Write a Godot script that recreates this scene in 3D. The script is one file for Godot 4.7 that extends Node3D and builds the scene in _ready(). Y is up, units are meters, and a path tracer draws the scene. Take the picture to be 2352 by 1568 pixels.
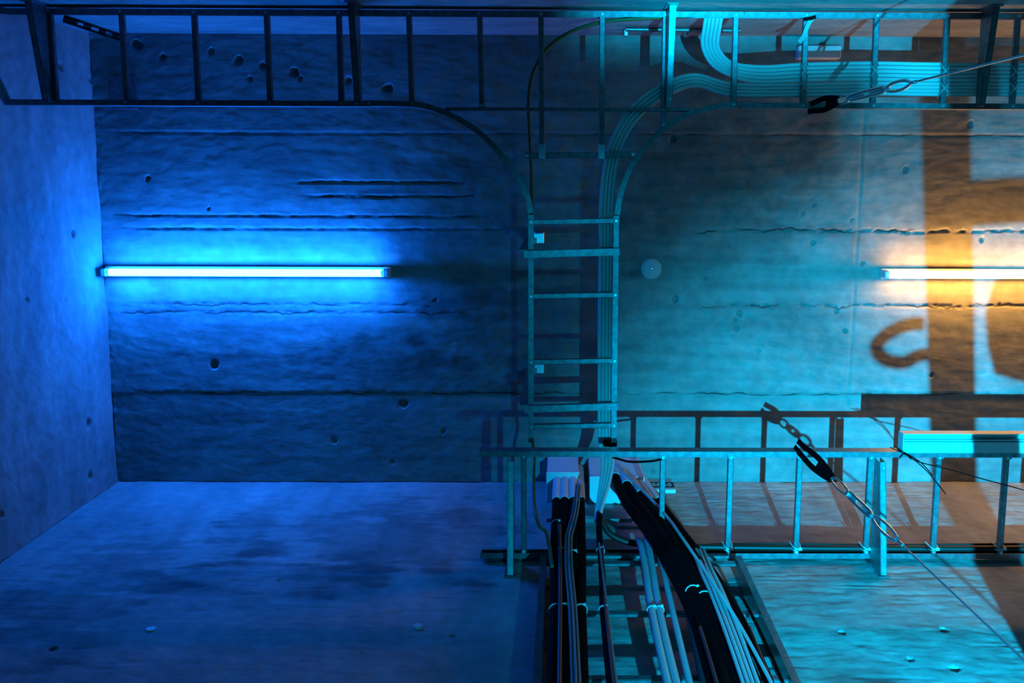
extends Node3D
# A narrow concrete service corridor seen from below: ceiling with two fluorescent tubes, cable trays, hanging wires.
# Units are metres, y is up; the corridor runs along x, its front wall is at z = -1.301, its back wall at z = 0.567.

const CEIL := 5.9
const LEFT := -1.9047
const BACK := 0.5668
const FRONT := -1.3011
const RIGHT := 6.0
const TRAY := 5.19        # underside of the upper tray
const TRAY2 := 4.94       # underside of the lower tray

var mats := {}
var used := {}

# ------------------------------------------------------------------ mesh builder
class Shape:
	var v := PackedVector3Array()
	var n := PackedVector3Array()
	var t := PackedVector2Array()
	var i := PackedInt32Array()

	func tri(a: Vector3, b: Vector3, c: Vector3, na: Vector3, nb: Vector3, nc: Vector3) -> void:
		var k := v.size()
		v.append(a)
		n.append(na)
		if (b - a).cross(c - a).dot(na + nb + nc) > 0.0:
			v.append(c)
			v.append(b)
			n.append(nc)
			n.append(nb)
		else:
			v.append(b)
			v.append(c)
			n.append(nb)
			n.append(nc)
		i.append(k)
		i.append(k + 1)
		i.append(k + 2)

	func quad(a: Vector3, b: Vector3, c: Vector3, d: Vector3) -> void:
		var m := (c - a).cross(d - b).normalized()
		tri(a, b, c, m, m, m)
		tri(a, c, d, m, m, m)

	# a box given by its centre, half sizes and axes, with chamfered long edges left out: thin sheet metal
	func box(c: Vector3, h: Vector3, basis := Basis()) -> void:
		var x := basis.x * h.x
		var y := basis.y * h.y
		var z := basis.z * h.z
		for s: float in [-1.0, 1.0]:
			face(c + x * s, y, z, basis.x * s)
			face(c + y * s, x, z, basis.y * s)
			face(c + z * s, x, y, basis.z * s)

	func face(c: Vector3, a: Vector3, b: Vector3, m: Vector3) -> void:
		tri(c - a - b, c + a - b, c + a + b, m, m, m)
		tri(c - a - b, c + a + b, c - a + b, m, m, m)

	# a box with chamfered edges between two corners
	func slab(lo: Vector3, hi: Vector3, bevel := 0.002) -> void:
		var c := (lo + hi) / 2.0
		var h := (hi - lo) / 2.0
		var e := minf(bevel, minf(h.x, minf(h.y, h.z)) * 0.5)
		var g := h - Vector3.ONE * e
		for s: float in [-1.0, 1.0]:
			face(c + Vector3(h.x * s, 0, 0), Vector3(0, g.y, 0), Vector3(0, 0, g.z), Vector3(s, 0, 0))
			face(c + Vector3(0, h.y * s, 0), Vector3(g.x, 0, 0), Vector3(0, 0, g.z), Vector3(0, s, 0))
			face(c + Vector3(0, 0, h.z * s), Vector3(g.x, 0, 0), Vector3(0, g.y, 0), Vector3(0, 0, s))
			for q: float in [-1.0, 1.0]:
				var m := Vector3(s, q, 0).normalized()
				edge(c + Vector3(h.x * s, g.y * q, 0), c + Vector3(g.x * s, h.y * q, 0), Vector3(0, 0, g.z), m)
				m = Vector3(s, 0, q).normalized()
				edge(c + Vector3(h.x * s, 0, g.z * q), c + Vector3(g.x * s, 0, h.z * q), Vector3(0, g.y, 0), m)
				m = Vector3(0, s, q).normalized()
				edge(c + Vector3(0, h.y * s, g.z * q), c + Vector3(0, g.y * s, h.z * q), Vector3(g.x, 0, 0), m)
				for r: float in [-1.0, 1.0]:
					var k := Vector3(s, q, r)
					m = k.normalized()
					tri(c + Vector3(h.x, g.y, g.z) * k, c + Vector3(g.x, h.y, g.z) * k, c + Vector3(g.x, g.y, h.z) * k, m, m, m)

	func edge(a: Vector3, b: Vector3, w: Vector3, m: Vector3) -> void:
		tri(a - w, b - w, b + w, m, m, m)
		tri(a - w, b + w, a + w, m, m, m)

	# a closed outline (u sideways, w along up) swept along a path; round outlines get smooth normals
	func sweep(outline: PackedVector2Array, path: Array, up := Vector3.UP, round_ := false, caps := true) -> void:
		var rings: Array = []
		var normals: Array = []
		var area := 0.0
		for k in outline.size():
			area += outline[k].cross(outline[(k + 1) % outline.size()])
		var turn := 1.0 if area > 0.0 else -1.0
		var keep := up
		for k in path.size():
			var along: Vector3 = (path[mini(k + 1, path.size() - 1)] - path[maxi(k - 1, 0)]).normalized()
			var side := along.cross(keep).normalized()
			var high := side.cross(along).normalized()
			if round_:
				keep = high
			var ring := PackedVector3Array()
			var norm := PackedVector3Array()
			for o in outline:
				ring.append(path[k] + side * o.x + high * o.y)
				norm.append((side * o.x + high * o.y).normalized())
			rings.append(ring)
			normals.append(norm)
		var count := outline.size()
		for k in path.size() - 1:
			for j in count:
				var l := (j + 1) % count
				var a: Vector3 = rings[k][j]
				var b: Vector3 = rings[k][l]
				var c: Vector3 = rings[k + 1][l]
				var d: Vector3 = rings[k + 1][j]
				if round_:
					tri(a, b, c, normals[k][j], normals[k][l], normals[k + 1][l])
					tri(a, c, d, normals[k][j], normals[k + 1][l], normals[k + 1][j])
				else:
					var m := (b - a).cross(d - a).normalized() * -turn
					var o := outline[l] - outline[j]
					var out := Vector2(o.y, -o.x) * turn
					var along2: Vector3 = (path[k + 1] - path[k]).normalized()
					var side2 := along2.cross(up).normalized()
					if m.dot(side2 * out.x + side2.cross(along2) * out.y) < 0.0:
						m = -m
					tri(a, b, c, m, m, m)
					tri(a, c, d, m, m, m)
		if caps:
			var cut := Geometry2D.triangulate_polygon(outline)
			for end in [0, path.size() - 1]:
				var m: Vector3 = (path[0] - path[1]).normalized() if end == 0 else (path[end] - path[end - 1]).normalized()
				for k in range(0, cut.size(), 3):
					tri(rings[end][cut[k]], rings[end][cut[k + 1]], rings[end][cut[k + 2]], m, m, m)

	func tube(path: Array, r: float, sides := 10) -> void:
		var o := PackedVector2Array()
		for k in sides:
			o.append(Vector2.from_angle(TAU * k / sides) * r)
		var first: Vector3 = (path[1] - path[0]).normalized()
		var u := Vector3.UP if absf(first.y) < 0.9 else Vector3.RIGHT
		sweep(o, path, u, true)

	func mesh(m: Material) -> ArrayMesh:
		var a := []
		a.resize(Mesh.ARRAY_MAX)
		a[Mesh.ARRAY_VERTEX] = v
		a[Mesh.ARRAY_NORMAL] = n
		if t.size() == v.size():
			a[Mesh.ARRAY_TEX_UV] = t
		a[Mesh.ARRAY_INDEX] = i
		var out := ArrayMesh.new()
		out.add_surface_from_arrays(Mesh.PRIMITIVE_TRIANGLES, a)
		out.surface_set_material(0, m)
		return out

# ------------------------------------------------------------------ scene helpers
func numbered(called: String) -> String:
	var k: int = used.get(called, 0)
	used[called] = k + 1
	return called if k == 0 else "%s_%03d" % [called, k]

func thing(called: String, label: String, category: String, at := Vector3.ZERO, group := "") -> Node3D:
	var o := Node3D.new()
	o.name = numbered(called)
	add_child(o, true)
	o.position = at
	tag(o, label, category, group)
	return o

func tag(o: Node3D, label: String, category: String, group := "") -> void:
	o.set_meta("label", label)
	o.set_meta("category", category)
	if group:
		o.set_meta("group", group)

# puts a shape (in world metres) into the scene as one named mesh; the node stands at the middle of the shape
func put(called: String, s: Shape, m: Material, parent: Node3D = null, label := "") -> MeshInstance3D:
	var box := AABB(s.v[0], Vector3.ZERO)
	for p in s.v:
		box = box.expand(p)
	var c := box.get_center()
	for k in s.v.size():
		s.v[k] -= c
	var o := MeshInstance3D.new()
	o.mesh = s.mesh(m)
	o.name = called if parent else numbered(called)
	(parent if parent else self as Node3D).add_child(o, true)
	o.global_position = c
	o.cast_shadow = GeometryInstance3D.SHADOW_CASTING_SETTING_ON
	if label:
		o.set_meta("label", label)
	return o

func structure(o: Node3D) -> void:
	o.set_meta("kind", "structure")

# a smooth path through the given points
func smooth(points: Array, steps := 8) -> Array:
	if points.size() < 3:
		return points
	var out: Array = []
	for k in points.size() - 1:
		var a: Vector3 = points[maxi(k - 1, 0)]
		var b: Vector3 = points[k]
		var c: Vector3 = points[k + 1]
		var d: Vector3 = points[mini(k + 2, points.size() - 1)]
		for j in steps:
			out.append(b.cubic_interpolate(c, a, d, float(j) / steps))
	out.append(points[-1])
	return out

func outline(points: Array) -> PackedVector2Array:
	return PackedVector2Array(points)

# ------------------------------------------------------------------ materials
func plain(color: Color, rough := 0.7, metal := 0.0, shine := 0.5) -> StandardMaterial3D:
	var m := StandardMaterial3D.new()
	m.metallic_specular = shine
	m.albedo_color = color
	m.roughness = rough
	m.metallic = metal
	return m

func noise_texture(seed_: int, freq: float, ramp: Gradient = null, normal := false, strength := 4.0) -> NoiseTexture2D:
	var t := NoiseTexture2D.new()
	t.width = 512
	t.height = 512
	t.seamless = true
	var f := FastNoiseLite.new()
	f.seed = seed_
	f.frequency = freq
	f.fractal_octaves = 5
	t.noise = f
	t.as_normal_map = normal
	t.bump_strength = strength
	if ramp:
		t.color_ramp = ramp
	return t

func two(a: Color, b: Color) -> Gradient:
	var g := Gradient.new()
	g.set_color(0, a)
	g.set_color(1, b)
	return g

func make_materials() -> void:
	var steel := plain(Color(1, 1, 1), 0.36, 0.72)
	steel.albedo_texture = noise_texture(3, 0.03, two(Color(0.36, 0.37, 0.38), Color(0.52, 0.53, 0.54)))
	steel.uv1_triplanar = true
	steel.uv1_scale = Vector3.ONE * 2.5
	mats.steel = steel
	mats.bolt = plain(Color(0.78, 0.79, 0.8), 0.3, 0.8)
	mats.chrome = plain(Color(0.82, 0.83, 0.84), 0.18, 0.95)
	mats.white_cable = plain(Color(0.7, 0.7, 0.69), 0.55)
	mats.grey_cable = plain(Color(0.4, 0.42, 0.43), 0.55)
	mats.slate_cable = plain(Color(0.2, 0.21, 0.22), 0.7, 0.0, 0.2)
	mats.black_cable = plain(Color(0.03, 0.03, 0.033), 0.8, 0.0, 0.12)
	mats.red_cable = plain(Color(0.34, 0.02, 0.02), 0.55)
	mats.green_cable = plain(Color(0.03, 0.075, 0.05), 0.5)
	mats.earth_cable = plain(Color(0.27, 0.29, 0.1), 0.6)
	mats.coat = plain(Color(0.78, 0.79, 0.8), 0.85)
	mats.board = plain(Color(0.76, 0.77, 0.78), 0.9)
	mats.tie = plain(Color(0.7, 0.7, 0.68), 0.5)
	mats.black = plain(Color(0.03, 0.03, 0.033), 0.85, 0.0, 0.12)
	mats.paint = plain(Color(0.74, 0.75, 0.75), 0.45)
	mats.cover = plain(Color(0.62, 0.63, 0.64), 0.6)
	mats.ink = plain(Color(0.02, 0.02, 0.025), 0.6)
	mats.rag = plain(Color(0.6, 0.6, 0.58), 0.9)
	mats.wire = plain(Color(0.42, 0.44, 0.46), 0.35, 0.7)
	mats.floor = plain(Color(0.16, 0.16, 0.17), 0.8)

func glow(color: Color, strength: float) -> StandardMaterial3D:
	var m := plain(Color(0.9, 0.9, 0.9), 0.4)
	m.emission_enabled = true
	m.emission = color
	m.emission_energy_multiplier = strength
	return m

# ------------------------------------------------------------------ concrete
# grain and stains of one poured face, as a picture of its colour only
func concrete(seed_: int, w: int, h: int, size: Vector2, streak: Vector2, stains: Array, cracks: Array = [], base := 0.49) -> StandardMaterial3D:
	var img := Image.create(w, h, false, Image.FORMAT_RGB8)
	var big := FastNoiseLite.new()
	big.seed = seed_
	big.frequency = 1.6
	big.fractal_octaves = 4
	var fine := FastNoiseLite.new()
	fine.seed = seed_ + 1
	fine.frequency = 14.0
	fine.fractal_octaves = 4
	var line := FastNoiseLite.new()
	line.seed = seed_ + 2
	line.frequency = 1.0
	line.fractal_octaves = 5
	for y in h:
		for x in w:
			var p := Vector2(x + 0.5, y + 0.5) / Vector2(w, h) * size
			var g := base + big.get_noise_2dv(p) * 0.085 + fine.get_noise_2dv(p) * 0.05 + line.get_noise_2dv(p * streak) * 0.065
			for s in stains:
				var d: float = ((p - s[0]) / s[1]).length()
				if d > 2.0:
					continue
				d += fine.get_noise_2dv(p * 0.6 * Vector2(0.4, 1.0)) * 0.7 + big.get_noise_2dv(p * 2.0) * 0.5
				if d < 1.0:
					g -= 0.4 * s[2] * smoothstep(1.0, 0.5, d)
			# dirt caught in the open joints
			for s in cracks:
				if absf(p.y - s[0]) < 0.02 and p.x > s[1] and p.x < s[2]:
					var e: float = absf(p.y - s[0] - line.get_noise_2d(p.x * 5.0, s[0]) * 0.012 * s[3] - fine.get_noise_2d(p.x, s[0]) * 0.01 * s[3])
					g -= 0.3 * clampf(0.55 + 1.6 * fine.get_noise_2d(p.x * 0.35, s[0] + 3.0), 0.0, 1.0) * (1.0 - smoothstep(0.001, 0.0045, e))
			img.set_pixel(x, y, Color(g * 1.0, g * 0.99, g * 0.965))
	var m := plain(Color(1, 1, 1), 0.88)
	m.albedo_texture = ImageTexture.create_from_image(img)
	m.normal_enabled = true
	m.normal_scale = 0.3
	m.normal_texture = noise_texture(seed_ + 5, 0.05, null, true, 3.0)
	return m

# a poured face as a relief: origin, two edge vectors, the direction it looks, a cell size and a height function
func relief(o: Vector3, eu: Vector3, ev: Vector3, look: Vector3, cell: float, deep: Callable) -> Shape:
	var s := Shape.new()
	var lu := eu.length()
	var lv := ev.length()
	var nu := int(ceil(lu / cell))
	var nv := int(ceil(lv / cell))
	var hs := PackedFloat32Array()
	hs.resize((nu + 1) * (nv + 1))
	for b in nv + 1:
		for a in nu + 1:
			hs[b * (nu + 1) + a] = deep.call(lu * a / nu, lv * b / nv)
	var du := eu / nu
	var dv := ev / nv
	var count := (nu + 1) * (nv + 1)
	s.v.resize(count)
	s.n.resize(count)
	s.t.resize(count)
	var k := 0
	for b in nv + 1:
		for a in nu + 1:
			s.v[k] = o + du * a + dv * b + look * hs[k]
			var left := hs[k - 1] if a > 0 else hs[k]
			var right := hs[k + 1] if a < nu else hs[k]
			var low := hs[k - nu - 1] if b > 0 else hs[k]
			var high := hs[k + nu + 1] if b < nv else hs[k]
			var m := look - eu.normalized() * (right - left) / (2.0 * lu / nu) - ev.normalized() * (high - low) / (2.0 * lv / nv)
			s.n[k] = m.normalized()
			s.t[k] = Vector2(float(a) / nu, float(b) / nv)
			k += 1
	var flip := du.cross(dv).dot(look) > 0.0
	s.i.resize(nu * nv * 6)
	k = 0
	for b in nv:
		for a in nu:
			var p := b * (nu + 1) + a
			var q := p + nu + 1
			s.i[k] = p
			s.i[k + 1] = q if flip else p + 1
			s.i[k + 2] = p + 1 if flip else q
			s.i[k + 3] = p + 1
			s.i[k + 4] = q if flip else q + 1
			s.i[k + 5] = q + 1 if flip else q
			k += 6
	return s

# depth of a row of air holes at one place
func pits(p: Vector2, holes: Array, wob: float) -> float:
	var out := 0.0
	for h in holes:
		var d: float = p.distance_to(h[0]) / h[1]
		if d < 1.5:
			out -= h[2] * smoothstep(1.05, 0.6, d + wob * 0.35)
	return out

# ------------------------------------------------------------------ _ready
func _ready() -> void:
	make_view()
	make_materials()
	make_room()
	make_tubes()
	make_upper_tray()
	make_branch()
	make_lower_tray()
	make_wall_ladder()
	make_cables()
	make_stays()
	make_small_things()
	make_off_frame()

func make_view() -> void:
	var cam := Camera3D.new()
	cam.name = "camera"
	cam.projection = Camera3D.PROJECTION_FRUSTUM
	cam.near = 0.05
	cam.far = 60.0
	cam.size = 1568.0 / 2417.8116 * 0.05
	cam.frustum_offset = Vector2(-130.5834 / 2417.8116 * 0.05, 0.0)
	cam.transform = Transform3D(Basis(Vector3(1, -0.0074, 0.0037), Vector3(-0.0025, 0.1542, 0.988), Vector3(-0.0079, -0.988, 0.1542)).orthonormalized(), Vector3(0, 1.5, 0))
	add_child(cam)
	cam.current = true

	var env := Environment.new()
	env.background_mode = Environment.BG_COLOR
	env.background_color = Color(0, 0, 0)
	env.tonemap_mode = Environment.TONE_MAPPER_LINEAR
	env.tonemap_exposure = 1.0
	env.sdfgi_enabled = true
	env.ssao_enabled = true
	env.ssil_enabled = true
	var w := WorldEnvironment.new()
	w.name = "environment"
	w.environment = env
	add_child(w)

# ------------------------------------------------------------------ the room
func make_room() -> void:
	var wob := FastNoiseLite.new()
	wob.seed = 21
	wob.frequency = 5.0
	wob.fractal_octaves = 3
	var soft := FastNoiseLite.new()
	soft.seed = 22
	soft.frequency = 0.9
	var rag := FastNoiseLite.new()
	rag.seed = 23
	rag.frequency = 22.0
	rag.fractal_octaves = 2

	# ceiling: the poured soffit with its formwork seams and air holes, and the slab above
	var c := Node3D.new()
	c.name = "ceiling"
	add_child(c)
	structure(c)
	var wide := 4.3
	var origin := Vector3(LEFT, CEIL, BACK)
	# seam: z, from x, to x, depth, raggedness
	var seams := [
		[0.175, -1.9, 2.4, 0.0022, 0.25], [-0.024, -1.15, -0.4, 0.005, 0.5], [-0.081, -1.1, -0.36, 0.004, 0.5],
		[-0.163, -1.85, -0.3, 0.004, 0.35], [-0.216, -1.82, -0.2, 0.004, 0.35], [-0.217, 0.55, 2.4, 0.006, 1.2],
		[-0.533, 0.6, 2.4, 0.0055, 1.2], [-0.533, -1.85, -0.55, 0.0022, 0.8], [-0.567, -1.85, -0.4, 0.002, 0.8],
		[-0.912, -1.85, 2.4, 0.0045, 0.7]]
	var holes := []
	for h in [[Vector2(0.1907, 0.0458), 0.02, 0.0264], [Vector2(0.2937, 0.0968), 0.0146, 0.0192], [Vector2(0.5977, 0.1068), 0.0182, 0.024], [Vector2(0.6947, 0.1268), 0.0127, 0.0168], [Vector2(0.8227, 0.1488), 0.02, 0.0264], [Vector2(0.6417, 0.1788), 0.0118, 0.0156], [Vector2(1.0387, 0.1858), 0.0137, 0.018], [Vector2(1.1977, 0.2128), 0.0218, 0.0288], [Vector2(0.4887, 0.0698), 0.0146, 0.0192], [Vector2(0.4407, 1.3578), 0.02, 0.0264], [Vector2(1.2327, 1.5238), 0.02, 0.0264], [Vector2(0.9347, 1.6868), 0.0127, 0.0168], [Vector2(1.4037, 1.6438), 0.0109, 0.0144], [Vector2(1.1807, 1.7788), 0.0109, 0.0144], [Vector2(2.3857, 1.0728), 0.0146, 0.0192], [Vector2(2.6457, 1.1978), 0.0118, 0.0156], [Vector2(2.6567, 1.1328), 0.0127, 0.0168], [Vector2(2.6407, 1.1608), 0.0091, 0.012], [Vector2(2.9557, 0.8348), 0.0109, 0.0144], [Vector2(3.1677, 0.9198), 0.0109, 0.0144], [Vector2(3.6647, 0.8178), 0.0127, 0.0168], [Vector2(3.1067, 1.2058), 0.0109, 0.0144], [Vector2(3.0667, 1.1228), 0.0091, 0.012], [Vector2(2.3637, 0.4118), 0.0146, 0.0192], [Vector2(2.9567, 0.6758), 0.0091, 0.012], [Vector2(2.9097, 0.7128), 0.0073, 0.0096], [Vector2(3.4857, 1.3958), 0.0109, 0.0144], [Vector2(2.3057, 1.8248), 0.0091, 0.012], [Vector2(3.5857, 0.3458), 0.0127, 0.0168], [Vector2(3.3297, 0.5318), 0.0109, 0.0144], [Vector2(2.7407, 1.2908), 0.0091, 0.012], [Vector2(2.5117, 0.9858), 0.0091, 0.012], [Vector2(0.8447, 0.1748), 0.0091, 0.012], [Vector2(0.2037, 0.5788), 0.0109, 0.0144], [Vector2(0.4487, 0.6998), 0.0073, 0.0096], [Vector2(1.3787, 1.0808), 0.0091, 0.012], [Vector2(3.1137, 0.7388), 0.0073, 0.0096]]:
		holes.append(h)
	var deep := func(u: float, w: float) -> float:
		var x := LEFT + u
		var z := BACK - w
		var t := wob.get_noise_2d(x, z)
		var g := rag.get_noise_2d(x, z)
		var out := soft.get_noise_2d(x, z * 2.0) * 0.002 + t * 0.0004 + g * 0.0003
		# each strip of formwork stood a little higher or lower
		if z > 0.175:
			out += 0.002
		elif z < -0.912:
			out -= 0.004
		elif z < -0.533 and x > 0.0:
			out += 0.0015
		for s in seams:
			if x > s[1] and x < s[2]:
				var off: float = z - s[0] - t * 0.008 * s[4] - g * 0.004 * s[4]
				if absf(off) < 0.012:
					var fade: float = smoothstep(s[1], s[1] + 0.12, x) * smoothstep(s[2], s[2] - 0.12, x)
					out -= s[3] * 1.5 * fade * (1.0 - smoothstep(0.002, 0.007, absf(off))) * clampf(0.75 + g * 1.4 * s[4], 0.1, 1.2)
		var off2 := x - (1.229 - (z + 0.9) * -0.014) - t * 0.004
		if absf(off2) < 0.012 and z < 0.3 and z > -0.97:
			out -= 0.003 * (1.0 - smoothstep(0.002, 0.007, absf(off2)))
		out += pits(Vector2(u, w), holes, g)
		# ragged edge where the soffit meets the left wall
		if u < 0.03:
			out += 0.004 * g * (1.0 - u / 0.03)
		return -out * -1.0
	var stains := [[Vector2(1.0, 1.35), Vector2(0.75, 0.1), 0.2], [Vector2(1.5, 0.75), Vector2(0.45, 0.5), 0.16], [Vector2(1.75, 1.25), Vector2(0.5, 0.3), 0.15],
		[Vector2(2.55, 0.65), Vector2(0.5, 0.4), 0.15], [Vector2(0.2, 1.2), Vector2(0.12, 0.2), 0.16], [Vector2(0.15, 1.75), Vector2(0.25, 0.1), 0.14]]
	var dirt := []
	for q in seams:
		dirt.append([BACK - q[0], q[1] - LEFT, q[2] - LEFT, q[4]])
	var soffit := relief(origin, Vector3(wide, 0, 0), Vector3(0, 0, FRONT - BACK), Vector3.DOWN, 0.006, deep)
	put("soffit", soffit, concrete(40, 1800, 780, Vector2(wide, BACK - FRONT), Vector2(1.2, 14.0), stains, dirt), c)
	var s := Shape.new()
	s.slab(Vector3(LEFT - 0.3, CEIL + 0.04, FRONT - 0.3), Vector3(RIGHT + 0.3, CEIL + 0.3, BACK + 0.3))
	s.slab(Vector3(LEFT + wide, CEIL, FRONT), Vector3(RIGHT, CEIL + 0.04, BACK))
	var bare := concrete(90, 256, 256, Vector2(1.5, 1.5), Vector2(3.0, 8.0), [])
	bare.uv1_triplanar = true
	bare.uv1_world_triplanar = true
	bare.uv1_scale = Vector3.ONE * 0.6
	put("slab", s, bare, c)
	var dark := plain(Color(0.25, 0.25, 0.26), 0.9)  # added dark tone for unseen wall parts, keeps bounced light down

	# front wall: upper part in relief, the rest plain
	c = Node3D.new()
	c.name = "wall_front"
	add_child(c)
	structure(c)
	var low := 3.3
	var fholes := []
	for h in [[Vector2(0.4937, 1.629), 0.012, 0.0128], [Vector2(3.0247, 1.505), 0.012, 0.0128], [Vector2(2.9647, 1.752), 0.0105, 0.0112], [Vector2(1.5977, 1.538), 0.009, 0.0096], [Vector2(0.9857, 1.115), 0.0075, 0.008], [Vector2(0.6137, 0.675), 0.006, 0.0064], [Vector2(2.7247, 1.52), 0.009, 0.0096], [Vector2(2.8627, 1.696), 0.0075, 0.008], [Vector2(1.3567, 1.656), 0.0075, 0.008], [Vector2(0.9467, 0.595), 0.006, 0.0064]]:
		fholes.append(h)
	var scratch := FastNoiseLite.new()
	scratch.seed = 31
	scratch.frequency = 1.0
	scratch.fractal_octaves = 3
	var deep2 := func(u: float, w: float) -> float:
		var t := wob.get_noise_2d(u * 0.5, w + 9.0)
		var g := rag.get_noise_2d(u, w)
		var out := soft.get_noise_2d(u * 1.3, w + 5.0) * 0.006 + t * 0.001 + g * 0.0006
		out += scratch.get_noise_2d(u * 9.0, w * 1.1) * 0.002
		var cut := scratch.get_noise_2d(u * 2.2, w * 26.0)
		var patch := smoothstep(0.0, 0.3, soft.get_noise_2d(u * 1.5 + 3.0, w * 2.0 + 7.0) + 0.12)
		out -= 0.002 * smoothstep(0.18, 0.4, cut) * patch
		out += pits(Vector2(u, w), fholes, g)
		return out
	var face := relief(Vector3(LEFT, CEIL, FRONT), Vector3(4.3, 0, 0), Vector3(0, low - CEIL, 0), Vector3(0, 0, 1), 0.008, deep2)
	put("wall_face", face, concrete(60, 1024, 620, Vector2(4.3, CEIL - low), Vector2(7.0, 1.3), [[Vector2(1.3, 0.75), Vector2(0.55, 0.5), 0.3], [Vector2(0.4, 1.25), Vector2(0.3, 0.6), 0.26], [Vector2(1.0, 1.1), Vector2(0.6, 0.25), 0.2], [Vector2(2.85, 0.95), Vector2(0.25, 0.3), 0.14], [Vector2(0.75, 0.75), Vector2(0.12, 0.5), 0.14]], [], 0.57), c)
	s = Shape.new()
	s.slab(Vector3(LEFT - 0.3, -0.3, FRONT - 0.3), Vector3(RIGHT + 0.3, CEIL + 0.04, FRONT - 0.03))
	s.slab(Vector3(LEFT - 0.02, 0, FRONT - 0.03), Vector3(RIGHT, low, FRONT))
	s.slab(Vector3(LEFT + 4.3, low, FRONT - 0.03), Vector3(RIGHT, CEIL, FRONT))
	put("wall_body", s, dark, c)

	# left wall
	c = Node3D.new()
	c.name = "wall_left"
	add_child(c)
	structure(c)
	var lholes := []
	for h in [[Vector2(0.1568, 0.264), 0.016, 0.02], [Vector2(0.7898, 0.254), 0.0144, 0.018], [Vector2(1.5558, 0.239), 0.0192, 0.024], [Vector2(1.7708, 0.255), 0.0176, 0.022], [Vector2(1.7128, 0.932), 0.0128, 0.016], [Vector2(0.1878, 0.013), 0.0096, 0.012], [Vector2(1.0088, 0.651), 0.008, 0.01], [Vector2(0.8538, 0.184), 0.0064, 0.008], [Vector2(1.0428, 0.362), 0.0064, 0.008]]:
		lholes.append(h)
	var deep3 := func(u: float, w: float) -> float:
		var g := rag.get_noise_2d(u + 4.0, w)
		var out := soft.get_noise_2d(u * 2.0, w * 1.2 + 3.0) * 0.008 + wob.get_noise_2d(u, w * 0.5 + 2.0) * 0.001 + g * 0.0006
		out += scratch.get_noise_2d(u * 1.2 + 7.0, w * 9.0) * 0.002
		return out + pits(Vector2(u, w), lholes, g)
	face = relief(Vector3(LEFT, CEIL, BACK), Vector3(0, 0, FRONT - BACK), Vector3(0, -2.4, 0), Vector3(1, 0, 0), 0.009, deep3)
	put("wall_face", face, concrete(70, 512, 600, Vector2(BACK - FRONT, 2.4), Vector2(2.0, 6.0), [], [], 0.51), c)
	s = Shape.new()
	s.slab(Vector3(LEFT - 0.3, -0.3, FRONT - 0.3), Vector3(LEFT - 0.03, CEIL + 0.04, BACK + 0.3))
	s.slab(Vector3(LEFT - 0.03, 0, FRONT), Vector3(LEFT, CEIL - 2.4, BACK))
	put("wall_body", s, dark, c)

	# back wall, right end wall, floor
	s = Shape.new()
	s.slab(Vector3(LEFT - 0.3, -0.3, BACK), Vector3(RIGHT + 0.3, CEIL + 0.04, BACK + 0.3))
	c = Node3D.new()
	c.name = "wall_back"
	add_child(c)
	structure(c)
	put("wall_body", s, bare, c)
	s = Shape.new()
	s.slab(Vector3(LEFT, 0.0, BACK - 0.004), Vector3(RIGHT, 4.3, BACK + 0.01))
	put("added_dark_panel", s, dark, c)  # dark skin added over the unseen lower wall to cut bounced light
	s = Shape.new()
	s.slab(Vector3(RIGHT, -0.3, FRONT - 0.3), Vector3(RIGHT + 0.3, CEIL + 0.04, BACK + 0.3))
	structure(put("wall_right", s, dark))
	s = Shape.new()
	s.slab(Vector3(LEFT - 0.3, -0.3, FRONT - 0.3), Vector3(RIGHT + 0.3, 0.0, BACK + 0.3))
	structure(put("floor", s, mats.floor))

# ------------------------------------------------------------------ fluorescent tubes
func make_tubes() -> void:
	tube_lamp(-1.885, -0.709, -0.393, "lit blue fluorescent tube on the concrete ceiling beside the left wall", Color(0.008, 0.165, 1.0), 108.0, Color(0.0, 0.13, 1.0), 0.2)
	tube_lamp(1.335, 2.535, -0.393, "lit warm white fluorescent tube on the ceiling in orange light", Color(1.0, 0.48, 0.09), 56.0, Color(1.0, 0.42, 0.06), 0.03)

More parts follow.
